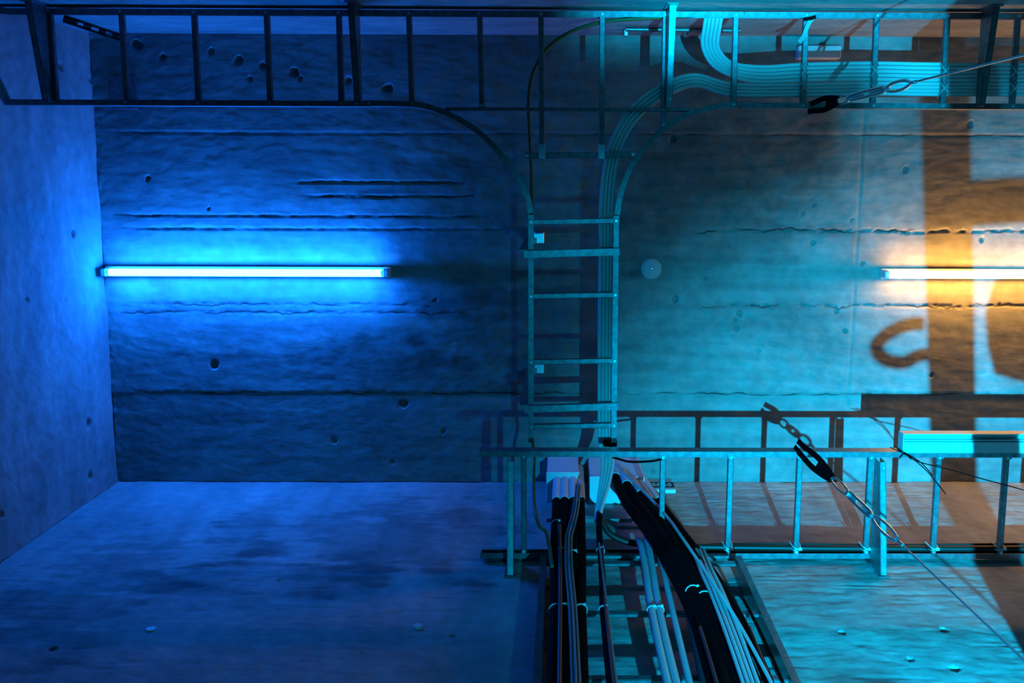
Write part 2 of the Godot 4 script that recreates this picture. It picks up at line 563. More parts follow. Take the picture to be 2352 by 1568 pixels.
# radiance: linear colour of the glowing glass; the lamp's light proper comes from five small lights just under it as well
func tube_lamp(x0: float, x1: float, z: float, label: String, linear: Color, radiance: float, tint: Color, share: float) -> void:
	var o := thing("tube_light", label, "tube light", Vector3((x0 + x1) / 2.0, CEIL, z), "fluorescent tubes on the ceiling")
	var s := Shape.new()
	s.sweep(outline([Vector2(-0.021, 0), Vector2(-0.021, -0.03), Vector2(-0.014, -0.037), Vector2(0.014, -0.037), Vector2(0.021, -0.03), Vector2(0.021, 0)]),
		[Vector3(x0, CEIL, z), Vector3(x1, CEIL, z)])
	put("batten", s, mats.paint, o)
	for e: float in [x0, x1]:
		var d := 1.0 if e == x0 else -1.0
		s = Shape.new()
		s.slab(Vector3(minf(e, e + d * 0.022), CEIL - 0.087, z - 0.016), Vector3(maxf(e, e + d * 0.022), CEIL - 0.036, z + 0.016), 0.004)
		var h := put("lamp_holder", s, mats.paint, o)
		s = Shape.new()
		s.tube([Vector3(e + d * 0.023, CEIL - 0.07, z), Vector3(e + d * 0.034, CEIL - 0.07, z)], 0.0105, 14)
		put("pin_cap", s, mats.bolt, h)
	s = Shape.new()
	s.tube([Vector3(x0 + 0.03, CEIL - 0.07, z), Vector3(x1 - 0.03, CEIL - 0.07, z)], 0.0145, 18)
	put("glass_tube", s, glow(linear.linear_to_srgb(), radiance), o)
	for k in 5:
		var l := OmniLight3D.new()
		l.name = "tube_glow"
		l.light_color = tint.linear_to_srgb()
		l.light_energy = share
		l.light_size = 0.014
		l.omni_range = 14.0
		l.omni_attenuation = 2.0
		l.shadow_enabled = true
		o.add_child(l, true)
		l.global_position = Vector3(lerpf(x0, x1, 0.1 + 0.2 * k), CEIL - 0.105, z)

# ------------------------------------------------------------------ trays
# C-shaped side rail of folded sheet; in +1 opens towards the path's right side
func rail_outline(open: float, high := 0.06, wide := 0.019) -> PackedVector2Array:
	var t := 0.0025
	var o := [Vector2(0, 0), Vector2(wide, 0), Vector2(wide, t), Vector2(t, t), Vector2(t, high - t), Vector2(wide * 0.7, high - t), Vector2(wide * 0.7, high), Vector2(0, high)]
	for k in o.size():
		o[k].x *= open
	return PackedVector2Array(o)

func rung_outline() -> PackedVector2Array:
	return outline([Vector2(-0.0095, 0.002), Vector2(-0.0075, 0), Vector2(0.0075, 0), Vector2(0.0095, 0.002), Vector2(0.0095, 0.017), Vector2(-0.0095, 0.017)])

var bolt_mesh: ArrayMesh

func bolt(parent: Node3D, at: Vector3, size := 1.0) -> void:
	if bolt_mesh == null:
		var s := Shape.new()
		s.tube([Vector3.ZERO, Vector3(0, -0.003, 0)], 0.0065, 10)
		s.tube([Vector3(0, -0.003, 0), Vector3(0, -0.0065, 0)], 0.0045, 6)
		bolt_mesh = s.mesh(mats.bolt)
	var o := MeshInstance3D.new()
	o.mesh = bolt_mesh
	o.name = "bolt"
	parent.add_child(o, true)
	o.global_position = at
	o.scale = Vector3.ONE * size

func rung(parent: Node3D, a: Vector3, b: Vector3) -> void:
	var s := Shape.new()
	s.sweep(rung_outline(), [a, b])
	put("rung", s, mats.steel, parent)
	var d := (b - a).normalized()
	bolt(parent, a + d * 0.006 + Vector3(0, -0.0005, 0))
	bolt(parent, b - d * 0.006 + Vector3(0, -0.0005, 0))

func rail(parent: Node3D, called: String, path: Array, open: float, high := 0.06) -> void:
	var s := Shape.new()
	s.sweep(rail_outline(open, high), path)
	put(called, s, mats.steel, parent)

func make_upper_tray() -> void:
	var y := TRAY
	var zf := 0.2365      # front rail
	var zb := 0.5555      # back rail
	var left := thing("cable_tray", "steel ladder tray along the back wall, empty run beside the left wall", "cable tray", Vector3(-1.3, y, 0.4))
	rail(left, "side_rail", [Vector3(-1.9, y, zb), Vector3(-0.66, y, zb)], -1.0)
	rail(left, "side_rail", [Vector3(-1.9, y, zf), Vector3(-0.66, y, zf)], 1.0)
	for x: float in [-1.73, -1.488, -1.243, -0.998, -0.754]:
		rung(left, Vector3(x, y + 0.004, zb - 0.004), Vector3(x, y + 0.004, zf + 0.004))

	var tee := thing("tray_junction", "steel tray junction with two curved rails opening to the branch", "cable tray", Vector3(0, y, 0.3))
	rail(tee, "side_rail", [Vector3(-0.658, y, zb), Vector3(0.618, y, zb)], -1.0)
	rail(tee, "curved_rail", smooth([Vector3(-0.657, 5.19, 0.238), Vector3(-0.505, 5.19, 0.235), Vector3(-0.424, 5.19, 0.216), Vector3(-0.357, 5.19, 0.187), Vector3(-0.294, 5.19, 0.148), Vector3(-0.238, 5.19, 0.096), Vector3(-0.187, 5.19, 0.036), Vector3(-0.148, 5.19, -0.025), Vector3(-0.124, 5.19, -0.076), Vector3(-0.114, 5.19, -0.125)], 5), 1.0)
	rail(tee, "curved_rail", smooth([Vector3(0.206, 5.19, -0.13), Vector3(0.214, 5.19, -0.072), Vector3(0.235, 5.19, -0.004), Vector3(0.261, 5.19, 0.048), Vector3(0.303, 5.19, 0.103), Vector3(0.347, 5.19, 0.15), Vector3(0.406, 5.19, 0.19), Vector3(0.466, 5.19, 0.215), Vector3(0.54, 5.19, 0.233), Vector3(0.615, 5.19, 0.239)], 5), 1.0)
	var s := Shape.new()
	s.slab(Vector3(-0.40, y + 0.002, 0.224), Vector3(0.485, y + 0.03, 0.236), 0.003)
	put("cross_brace", s, mats.steel, tee)
	rung(tee, Vector3(-0.517, 5.194, 0.551), Vector3(-0.512, y + 0.004, 0.24))
	rung(tee, Vector3(-0.277, y + 0.004, 0.551), Vector3(-0.272, y + 0.004, 0.236))
	rung(tee, Vector3(-0.069, y + 0.004, 0.551), Vector3(-0.066, y + 0.004, 0.09))
	rung(tee, Vector3(0.139, y + 0.004, 0.551), Vector3(0.14, y + 0.004, 0.09))
	rung(tee, Vector3(0.353, y + 0.004, 0.551), Vector3(0.352, y + 0.004, 0.172))
	rung(tee, Vector3(-0.124, 5.194, 0.073), Vector3(0.255, 5.194, 0.079))
	for x: float in [-0.066, 0.14]:
		s = Shape.new()
		s.slab(Vector3(x - 0.012, y - 0.001, 0.062), Vector3(x + 0.012, y + 0.004, 0.112))
		put("joint_plate", s, mats.bolt, tee)
		bolt(tee, Vector3(x, y - 0.001, 0.076), 0.8)
		bolt(tee, Vector3(x, y - 0.001, 0.1), 0.8)

	var right := thing("cable_tray", "steel ladder tray along the back wall carrying the white cables", "cable tray", Vector3(1.5, y, 0.4))
	rail(right, "side_rail", [Vector3(0.62, y, zb), Vector3(2.6, y, zb)], -1.0)
	rail(right, "side_rail", [Vector3(0.62, y, zf), Vector3(2.6, y, zf)], 1.0)
	for x: float in [0.832, 1.073, 1.314, 1.555, 1.796, 2.037]:
		rung(right, Vector3(x, y + 0.004, zb - 0.004), Vector3(x, y + 0.004, zf + 0.004))
	rung(right, Vector3(0.593, y + 0.004, zb - 0.004), Vector3(0.593, y + 0.004, zf + 0.006))
	for q in [[left, -0.70, 0.04], [right, 0.66, 0.04]]:
		var o: Node3D = q[0]
		for z: float in [zf, zb]:
			s = Shape.new()
			var inward := 1.0 if z == zf else -1.0
			s.slab(Vector3(q[1] - 0.05, y + 0.008, minf(z + inward * 0.003, z + inward * 0.006)), Vector3(q[1] + 0.05, y + 0.052, maxf(z + inward * 0.003, z + inward * 0.006)), 0.001)
			put("splice_plate", s, mats.steel, o)
	# slanted slotted strip at the far left end
	s = Shape.new()
	var a := Vector3(-1.716, 5.27, 0.534)
	var b := Vector3(-1.525, 5.27, 0.471)
	var along := (b - a).normalized()
	var turn := Basis(along, Vector3.UP, along.cross(Vector3.UP))
	var strip := thing("slotted_strip", "slanted slotted steel strip at the left end of the upper tray", "bracket", (a + b) / 2.0)
	for k: float in [-1.0, 1.0]:
		s.box((a + b) / 2.0 + turn.z * 0.0085 * k, Vector3(a.distance_to(b) / 2.0, 0.0015, 0.004), turn)
		s.box((a + b) / 2.0 + turn.z * 0.0125 * k + Vector3(0, 0.01, 0), Vector3(a.distance_to(b) / 2.0, 0.011, 0.001), turn)
	for k in 4:
		s.box(a.lerp(b, [0.12, 0.42, 0.68, 0.93][k]), Vector3([0.025, 0.014, 0.012, 0.014][k], 0.0015, 0.0085), turn)
	put("strip", s, mats.steel, strip)
	# wall arms under the tray
	for k in 4:
		var label: String = ["steel wall arm under the empty tray, next to the left wall", "steel wall arm under the joint of tray and junction, left of the branch",
			"bright steel wall arm under the tray junction, beside the earth cable arch", "dark steel wall arm under the white cables"][k]
		wall_arm([-1.745, -0.691, 0.367, 1.434][k], BACK, 0.244, y, 0.105, 0.032, label)

# a cantilever arm from a wall: folded channel, deep at the wall and slim at the tip
func wall_arm(x: float, wall: float, tip: float, top: float, deep: float, slim: float, label: String) -> void:
	var o := thing("cantilever_bracket", label, "bracket", Vector3(x, top, wall), "cantilever brackets of the cable trays")
	var out := signf(tip - wall)
	var w := 0.0105
	var t := 0.0025
	var s := Shape.new()
	var z0 := wall + out * 0.006
	# two webs and the sloping sole between them
	for k: float in [-1.0, 1.0]:
		var p := [Vector3(x + w * k, top - 0.001, z0), Vector3(x + w * k, top - deep, z0), Vector3(x + w * k, top - slim, tip), Vector3(x + w * k, top - 0.001, tip)]
		var q := []
		for e: Vector3 in p:
			q.append(e - Vector3(t * k, 0, 0))
		s.quad(p[0], p[1], p[2], p[3])
		s.quad(q[0], q[1], q[2], q[3])
		for e in 4:
			s.quad(p[e], p[(e + 1) % 4], q[(e + 1) % 4], q[e])
	s.quad(Vector3(x - w, top - deep, z0), Vector3(x + w, top - deep, z0), Vector3(x + w, top - slim, tip), Vector3(x - w, top - slim, tip))
	s.quad(Vector3(x - w, top - deep + t, z0), Vector3(x + w, top - deep + t, z0), Vector3(x + w, top - slim + t, tip), Vector3(x - w, top - slim + t, tip))
	s.quad(Vector3(x - w, top - slim, tip), Vector3(x + w, top - slim, tip), Vector3(x + w, top - slim + t, tip), Vector3(x - w, top - slim + t, tip))
	put("arm", s, mats.steel, o)
	s = Shape.new()
	s.slab(Vector3(x - 0.02, top - deep - 0.012, minf(wall, z0)), Vector3(x + 0.02, top + 0.02, maxf(wall, z0)), 0.0015)
	put("foot_plate", s, mats.steel, o)
	bolt(o, Vector3(x + w * 0.3, top - slim - 0.001, tip - out * 0.02), 0.8)

func make_branch() -> void:
	var y := TRAY
	var o := thing("cable_tray", "narrow steel ladder tray branching off towards the front wall", "cable tray", Vector3(0.045, y, -0.5))
	var a := -0.114
	var b := 0.203
	rail(o, "side_rail", [Vector3(a, y, -0.13), Vector3(a - 0.001, y, -0.945)], 1.0)
	rail(o, "side_rail", [Vector3(b, y, -0.132), Vector3(b - 0.001, y, -0.945)], -1.0)
	for z: float in [-0.154, -0.414, -0.65, -0.886]:
		rung(o, Vector3(a + 0.004, y + 0.004, z - 0.002), Vector3(b - 0.004, y + 0.004, z + 0.004))
	var s := Shape.new()
	s.slab(Vector3(0.155, y + 0.006, -0.962), Vector3(0.205, y + 0.022, -0.938), 0.003)
	put("rubber_end", s, mats.black, o, "black rubber edge guard")
	# ceiling hangers with a cross channel under the branch
	for k in 2:
		var z: float = [-0.262, -0.812][k]
		var h := thing("ceiling_hanger", ["ceiling hanger whose bright cross channel sits under the middle of the branch tray", "ceiling hanger whose cross channel sits under the branch near the front wall"][k], "bracket", Vector3(-0.095, CEIL, z + 0.01))
		var top := Vector3(-0.096, CEIL, z + 0.012)
		s = Shape.new()
		s.slab(top + Vector3(-0.014, -0.01, -0.022), top + Vector3(0.026, 0.0, 0.024), 0.001)
		put("ceiling_plate", s, mats.bolt, h)
		bolt(h, top + Vector3(0.014, -0.01, 0.0), 1.1)
		s = Shape.new()
		s.sweep(outline([Vector2(-0.015, -0.012), Vector2(0.015, -0.012), Vector2(0.015, -0.009), Vector2(-0.012, -0.009), Vector2(-0.012, 0.012), Vector2(-0.015, 0.012)]),
			[Vector3(-0.131, y - 0.03, z), Vector3(-0.131, CEIL - 0.009, z)], Vector3.FORWARD)
		s.slab(Vector3(-0.131, CEIL - 0.012, z - 0.012), Vector3(-0.1, CEIL - 0.009, z + 0.012), 0.001)
		put("post", s, mats.steel, h)
		s = Shape.new()
		s.sweep(outline([Vector2(-0.012, 0), Vector2(0.012, 0), Vector2(0.012, 0.022), Vector2(0.009, 0.022), Vector2(0.009, 0.003), Vector2(-0.009, 0.003), Vector2(-0.009, 0.022), Vector2(-0.012, 0.022)]),
			[Vector3(-0.128, y - 0.03, z - 0.004), Vector3(0.205, y - 0.024, z + 0.006)])
		put("cross_channel", s, mats.steel, h)

func make_lower_tray() -> void:
	var y := TRAY2
	var zf := -0.911
	var zb := -1.2875
	var o := thing("cable_tray", "steel ladder tray along the front wall, below the branch tray", "cable tray", Vector3(1.0, y, -1.1))
	rail(o, "side_rail", [Vector3(-0.272, y, zf), Vector3(2.6, y, zf)], -1.0, 0.055)
	rail(o, "side_rail", [Vector3(-0.272, y, zb), Vector3(2.6, y, zb)], 1.0, 0.055)
	for x: float in [-0.123, 0.347, 0.576, 0.81, 1.05, 1.281, 1.511, 1.742]:
		rung(o, Vector3(x, y + 0.004, zf - 0.014), Vector3(x - 0.001, y + 0.004, zb + 0.016))
		var s := Shape.new()
		s.slab(Vector3(x - 0.013, y - 0.002, zf - 0.024), Vector3(x + 0.013, y + 0.002, zf - 0.004), 0.0008)
		put("end_plate", s, mats.steel, o)
	wall_arm(-0.164, FRONT, -0.93, y, 0.13, 0.06, "steel wall arm at the free end of the lower tray")
	wall_arm(1.07, FRONT, -0.93, y, 0.13, 0.06, "bright steel wall arm under the lower tray, beside the turnbuckle stay")
	# light painted trunking clipped to the room side of the tray
	var t := thing("trunking", "white painted metal trunking fixed along the lower tray's rail", "trunking", Vector3(1.9, y, -0.88))
	var s := Shape.new()
	var x0 := 1.155
	s.sweep(outline([Vector2(0, 0.0), Vector2(0.037, 0.0), Vector2(0.0385, 0.012), Vector2(0.041, 0.012), Vector2(0.041, 0.003), Vector2(0.044, 0.003), Vector2(0.044, 0.024), Vector2(0.062, 0.024), Vector2(0.062, 0.003), Vector2(0.065, 0.003), Vector2(0.065, 0.05), Vector2(0, 0.05)]),
		[Vector3(x0, y - 0.004, -0.913), Vector3(2.6, y - 0.004, -0.913)])
	put("channel", s, mats.paint, t)
	s = Shape.new()
	s.slab(Vector3(x0 - 0.003, y - 0.004, -0.913), Vector3(x0 + 0.0005, y + 0.046, -0.848), 0.0008)
	put("end_cap", s, mats.paint, t)
	for x: float in [x0 + 0.016]:
		bolt(t, Vector3(x, y + 0.02, -0.859), 0.9)

func make_wall_ladder() -> void:
	var o := thing("cable_ladder", "wide upright steel cable ladder on the front wall under the trays", "cable ladder", Vector3(0.26, 3.3, -1.25))
	var x0 := -0.045
	var x1 := 0.575
	var c := outline([Vector2(0, 0), Vector2(0.02, 0), Vector2(0.02, 0.003), Vector2(0.003, 0.003), Vector2(0.003, 0.067), Vector2(0.02, 0.067), Vector2(0.02, 0.07), Vector2(0, 0.07)])
	var d := PackedVector2Array()
	for p in c:
		d.append(Vector2(-p.x, p.y))
	# up is towards the room
	var s := Shape.new()
	s.sweep(c, [Vector3(x0, 4.8, -1.295), Vector3(x0 - 0.004, 2.9, -1.295)], Vector3(0, 0, 1))
	put("side_rail", s, mats.steel, o)
	s = Shape.new()
	s.sweep(d, [Vector3(x1, 4.8, -1.295), Vector3(x1 - 0.004, 2.9, -1.295)], Vector3(0, 0, 1))
	put("side_rail", s, mats.steel, o)
	for y: float in [4.775, 4.375, 3.975, 3.575, 3.175]:
		s = Shape.new()
		s.slab(Vector3(x0 + 0.002, y - 0.014, -1.248), Vector3(x1 - 0.002, y + 0.014, -1.237), 0.003)
		put("rung", s, mats.steel, o)
	# a single fixing rail higher up, just under the ceiling boxes
	var f := thing("fixing_rail", "short steel fixing rail on the front wall behind the cable bundles", "bracket", Vector3(0.2, 5.32, FRONT))
	s = Shape.new()
	s.sweep(outline([Vector2(0, 0), Vector2(0.014, 0), Vector2(0.014, 0.003), Vector2(0.003, 0.003), Vector2(0.003, 0.035), Vector2(0, 0.035)]), [Vector3(-0.05, 5.3, -1.28), Vector3(0.36, 5.3, -1.28)])
	put("rail", s, mats.steel, f)

# ------------------------------------------------------------------ cables
func cable(label: String, group: String, points: Array, r: float, m: Material, sides := 10, category := "cable") -> MeshInstance3D:
	var s := Shape.new()
	s.tube(smooth(points, 7), r, sides)
	var o := put("cable", s, m)
	tag(o, label, category, group)
	return o

func shifted(points: Array, by: Vector3) -> Array:
	var out: Array = []
	for p: Vector3 in points:
		out.append(p + by)
	return out

func make_cables() -> void:
	# white cables that turn into the back wall
	for k in 5:
		var d := (k - 2.0)
		var run := [Vector3(2.6, 5.218, 0.365 + d * 0.0133), Vector3(1.95, 5.217, 0.364 + d * 0.0133), Vector3(1.314, 5.218, 0.362 + d * 0.0133), Vector3(1.073, 5.217, 0.364 + d * 0.0134),
			Vector3(0.832, 5.218, 0.359 + d * 0.0132), Vector3(0.7, 5.22, 0.352 + d * 0.0125), Vector3(0.61 - d * 0.004, 5.224, 0.362 + d * 0.012),
			Vector3(0.545 - d * -0.008, 5.232, 0.395 + d * 0.008), Vector3(0.515 + d * 0.0125, 5.25, 0.45 + d * 0.002), Vector3(0.525 + d * 0.0135, 5.285, 0.52), Vector3(0.535 + d * 0.0135, 5.3, 0.572)]
		cable("white cable in the upper tray bending into the back wall", "white cables bending into the back wall", run, 0.0066, mats.white_cable)
	# white cables that turn into the branch and run down to the wall ladder
	for k in 4:
		var d := k - 1.5
		var run := [Vector3(2.6, 5.218, 0.305 - d * 0.0118), Vector3(1.95, 5.217, 0.306 - d * 0.0118), Vector3(1.314, 5.218, 0.305 - d * 0.0118), Vector3(1.073, 5.217, 0.306 - d * 0.0118),
			Vector3(0.832, 5.218, 0.3 - d * 0.0115), Vector3(0.593, 5.217, 0.3 - d * 0.0118),
			Vector3(0.467, 5.218, 0.331) + Vector3(0.001, 0, -0.0118) * d, Vector3(0.377, 5.218, 0.308) + Vector3(0.004, 0, -0.012) * d, Vector3(0.288, 5.218, 0.253) + Vector3(0.008, 0, -0.01) * d,
			Vector3(0.221, 5.218, 0.175) + Vector3(0.011, 0, -0.006) * d, Vector3(0.178, 5.218, 0.07) + Vector3(0.0125, 0, -0.002) * d, Vector3(0.161, 5.218, -0.065) + Vector3(0.0125, 0, 0) * d,
			Vector3(0.159, 5.218, -0.293) + Vector3(0.0125, 0, 0) * d, Vector3(0.158, 5.218, -0.605) + Vector3(0.0125, 0, 0) * d, Vector3(0.161, 5.218, -0.925) + Vector3(0.0125, 0, 0) * d,
			Vector3(0.171, 5.17, -1.002) + Vector3(0.012, 0, 0) * d, Vector3(0.157, 5.08, -1.064) + Vector3(0.01, 0, 0.003) * d, Vector3(0.136, 4.99, -1.122) + Vector3(0.007, 0, 0.008) * d, Vector3(0.13, 4.95, -1.145) + Vector3(0.005, 0, 0.009) * d]
		cable("white cable curving from the upper tray into the branch tray", "white cables of the branch tray", run, 0.0064, mats.white_cable)
	# earth cable
	cable("yellow-green earth cable arching over the tray junction into the branch", "", [Vector3(0.463, 5.232, 0.548), Vector3(0.359, 5.232, 0.542), Vector3(0.255, 5.232, 0.537), Vector3(0.165, 5.232, 0.529), Vector3(0.083, 5.232, 0.511), Vector3(0.016, 5.232, 0.484), Vector3(-0.041, 5.232, 0.444), Vector3(-0.08, 5.232, 0.392), Vector3(-0.105, 5.232, 0.329), Vector3(-0.114, 5.232, 0.248), Vector3(-0.109, 5.232, 0.114), Vector3(-0.101, 5.232, -0.066), Vector3(-0.103, 5.222, -0.2), Vector3(-0.103, 5.222, -0.5), Vector3(-0.103, 5.222, -0.9), Vector3(-0.093, 5.2, -0.986), Vector3(-0.094, 5.12, -1.044), Vector3(-0.088, 5, -1.118), Vector3(-0.071, 4.9, -1.154), Vector3(-0.044, 4.854, -1.17), Vector3(-0.024, 4.561, -1.17)], 0.0062, mats.earth_cable)

	# four fat black cables coming out of the first white box, coated white near it
	var fat := [
		[Vector3(-0.01, 5.766, -1.215), Vector3(-0.014, 5.31, -1.2), Vector3(-0.017, 4.689, -1.19), Vector3(-0.012, 4.281, -1.19), Vector3(-0.018, 3.852, -1.19), Vector3(-0.02, 3.492, -1.19)],
		[Vector3(0.019, 5.766, -1.215), Vector3(0.016, 5.311, -1.2), Vector3(0.009, 4.689, -1.19), Vector3(0.011, 4.281, -1.19), Vector3(0.008, 3.852, -1.19), Vector3(0.005, 3.492, -1.19)],
		[Vector3(0.053, 5.766, -1.215), Vector3(0.048, 5.311, -1.2), Vector3(0.036, 4.702, -1.195), Vector3(0.031, 4.304, -1.2), Vector3(0.03, 3.872, -1.2), Vector3(0.028, 3.509, -1.2)],
		[Vector3(0.081, 5.801, -1.225), Vector3(0.078, 5.343, -1.21), Vector3(0.068, 4.702, -1.195), Vector3(0.059, 4.293, -1.195), Vector3(0.055, 3.862, -1.195), Vector3(0.053, 3.5, -1.195)]]
	for k in 4:
		var r: float = [0.0155, 0.017, 0.0165, 0.0155][k]
		var o := cable("fat black cable, white near the smaller ceiling box, left on the wall ladder", "fat black cables from the smaller ceiling box", fat[k], r, mats.black_cable, 14)
		var s := Shape.new()
		s.tube(smooth([fat[k][0] + Vector3(0, 0.05, -0.004), fat[k][0], fat[k][1]], 6), r + 0.0022, 14)
		put("coating", s, mats.coat, o, "white fire coating")
	# three thin grey cables in front of them
	for k in 3:
		var d := (k - 1) * 0.009
		cable("thin grey cable in front of the fat black ones", "thin grey cables on the wall ladder", shifted([Vector3(0.069, 5.504, -1.19), Vector3(0.056, 5.154, -1.175), Vector3(0.039, 4.932, -1.165), Vector3(0.028, 4.787, -1.16), Vector3(0.027, 4.535, -1.16), Vector3(0.035, 4.223, -1.165), Vector3(0.038, 3.803, -1.165), Vector3(0.039, 3.45, -1.165)], Vector3(d, 0, absf(d) * -0.5)), 0.004, mats.grey_cable, 8)
	# sheathed tail of the white branch cables
	cable("slim black cable sleeve continuing the white branch cables down the ladder", "", [Vector3(0.135, 4.965, -1.134), Vector3(0.129, 4.844, -1.15), Vector3(0.13, 4.734, -1.185), Vector3(0.127, 4.506, -1.19), Vector3(0.121, 4.281, -1.19), Vector3(0.121, 3.852, -1.19), Vector3(0.124, 3.492, -1.19)], 0.0105, mats.black_cable)
	cable("thin pale cable beside the slim black sleeve", "", [Vector3(0.127, 4.859, -1.14), Vector3(0.126, 4.795, -1.17), Vector3(0.129, 4.468, -1.175), Vector3(0.131, 4.258, -1.18), Vector3(0.134, 3.832, -1.18), Vector3(0.139, 3.475, -1.18)], 0.0038, mats.grey_cable, 8)
	cable("thin dark red cable on the slim black sleeve", "", [Vector3(0.138, 4.759, -1.172), Vector3(0.13, 4.473, -1.177), Vector3(0.126, 4.251, -1.177), Vector3(0.126, 3.826, -1.177), Vector3(0.129, 3.47, -1.177)], 0.0035, mats.red_cable, 8)
	cable("dark red cable between the fat black cables", "", [Vector3(-0.002, 4.932, -1.165), Vector3(0, 4.614, -1.162), Vector3(0.001, 4.282, -1.165), Vector3(-0.001, 3.803, -1.165), Vector3(-0.003, 3.45, -1.165)], 0.006, mats.red_cable, 8)
	# pale cables in the middle of the ladder
	var pale := [
		[Vector3(0.262, 4.88, -1.2), Vector3(0.265, 4.748, -1.19), Vector3(0.256, 4.281, -1.19), Vector3(0.257, 3.852, -1.19), Vector3(0.265, 3.492, -1.19)],
		[Vector3(0.285, 4.88, -1.2), Vector3(0.288, 4.748, -1.19), Vector3(0.277, 4.281, -1.19), Vector3(0.278, 3.852, -1.19), Vector3(0.286, 3.492, -1.19)],
		[Vector3(0.309, 4.88, -1.2), Vector3(0.317, 4.729, -1.19), Vector3(0.313, 4.223, -1.19), Vector3(0.31, 3.852, -1.19), Vector3(0.313, 3.492, -1.19)]]
	for k in 3:
		cable("pale grey cable in the middle of the wall ladder", "pale cables in the middle of the wall ladder", pale[k], [0.0105, 0.0105, 0.0085][k], mats.white_cable)
	cable("slate grey cable right of the pale ones on the wall ladder", "", [Vector3(0.346, 4.788, -1.2), Vector3(0.352, 4.507, -1.19), Vector3(0.357, 4.223, -1.19), Vector3(0.345, 3.852, -1.19), Vector3(0.345, 3.492, -1.19)], 0.0115, mats.slate_cable)
	# black cables fanning out of the second white box
	var fan := [
		[Vector3(0.221, 5.76, -1.2), Vector3(0.225, 5.505, -1.19), Vector3(0.243, 5.19, -1.17), Vector3(0.28, 4.889, -1.15), Vector3(0.316, 4.628, -1.15), Vector3(0.349, 4.406, -1.17), Vector3(0.367, 4.172, -1.18), Vector3(0.365, 3.832, -1.18), Vector3(0.365, 3.475, -1.18)],
		[Vector3(0.252, 5.796, -1.21), Vector3(0.261, 5.476, -1.19), Vector3(0.289, 5.124, -1.165), Vector3(0.32, 4.786, -1.14), Vector3(0.35, 4.537, -1.14), Vector3(0.377, 4.333, -1.16), Vector3(0.392, 4.133, -1.175), Vector3(0.388, 3.822, -1.175), Vector3(0.386, 3.466, -1.175)],
		[Vector3(0.28, 5.832, -1.22), Vector3(0.296, 5.492, -1.2), Vector3(0.324, 5.114, -1.17), Vector3(0.349, 4.752, -1.14), Vector3(0.378, 4.49, -1.14), Vector3(0.404, 4.295, -1.16), Vector3(0.418, 4.106, -1.175), Vector3(0.415, 3.822, -1.175), Vector3(0.409, 3.466, -1.175)],
		[Vector3(0.303, 5.849, -1.225), Vector3(0.328, 5.502, -1.21), Vector3(0.36, 5.146, -1.19), Vector3(0.387, 4.829, -1.17), Vector3(0.418, 4.536, -1.16), Vector3(0.443, 4.295, -1.165), Vector3(0.459, 4.09, -1.175), Vector3(0.464, 3.822, -1.175), Vector3(0.458, 3.466, -1.175)],
		[Vector3(0.327, 5.867, -1.23), Vector3(0.353, 5.518, -1.215), Vector3(0.387, 5.197, -1.2), Vector3(0.42, 4.872, -1.185), Vector3(0.455, 4.568, -1.175), Vector3(0.48, 4.307, -1.175), Vector3(0.492, 4.096, -1.18), Vector3(0.495, 3.832, -1.18), Vector3(0.487, 3.475, -1.18)]]
	for k in 5:
		var r: float = [0.019, 0.02, 0.018, 0.013, 0.013][k]
		var o := cable("black cable fanning from the larger ceiling box across to the ladder's right", "black cables from the larger ceiling box", fan[k], r, mats.black_cable, 14)
		var s := Shape.new()
		var p := smooth([fan[k][0] + Vector3(0, 0.05, -0.01), fan[k][0], fan[k][1], fan[k][2]], 6)
		s.tube(p.slice(0, [11, 13, 15, 16, 16][k]), r + 0.0022, 14)
		put("coating", s, mats.coat, o, "white fire coating")
	# light cables lying over the fan
	cable("long pale cable running straight across the black fan", "", [Vector3(0.225, 5.713, -1.17), Vector3(0.263, 5.512, -1.16), Vector3(0.32, 5.173, -1.14), Vector3(0.36, 4.867, -1.12), Vector3(0.378, 4.675, -1.11), Vector3(0.43, 4.291, -1.12), Vector3(0.465, 4.055, -1.14), Vector3(0.488, 3.773, -1.15), Vector3(0.504, 3.424, -1.15)], 0.005, mats.white_cable, 8)
	for k in 4:
		var d := k * 0.0115
		cable("pale thin cable in the bright strand on the ladder's right half", "bright strand of pale cables", shifted([Vector3(0.414, 4.651, -1.15), Vector3(0.41, 4.453, -1.135), Vector3(0.416, 4.297, -1.135), Vector3(0.42, 4.159, -1.14), Vector3(0.422, 3.963, -1.145), Vector3(0.422, 3.773, -1.15), Vector3(0.418, 3.424, -1.15)], Vector3(d, 0, 0.002 * (k % 2))), 0.0052, mats.white_cable, 8)
	cable("loose thin black cable crossing beside the ladder's right rail", "", [Vector3(0.401, 4.663, -1.13), Vector3(0.436, 4.466, -1.14), Vector3(0.475, 4.381, -1.16), Vector3(0.52, 4.381, -1.19), Vector3(0.532, 4.305, -1.2), Vector3(0.538, 4.082, -1.2), Vector3(0.537, 3.872, -1.2)], 0.005, mats.black_cable, 8)
	cable("dark red cable near the ladder's right rail", "", [Vector3(0.492, 4.077, -1.15), Vector3(0.492, 3.936, -1.155), Vector3(0.492, 3.81, -1.16), Vector3(0.473, 3.441, -1.16)], 0.004, mats.red_cable, 8)
	cable("bright red cable between black cables low on the ladder", "", [Vector3(0.363, 4.077, -1.15), Vector3(0.363, 3.926, -1.15), Vector3(0.362, 3.773, -1.15), Vector3(0.357, 3.425, -1.15)], 0.0045, mats.red_cable, 8)
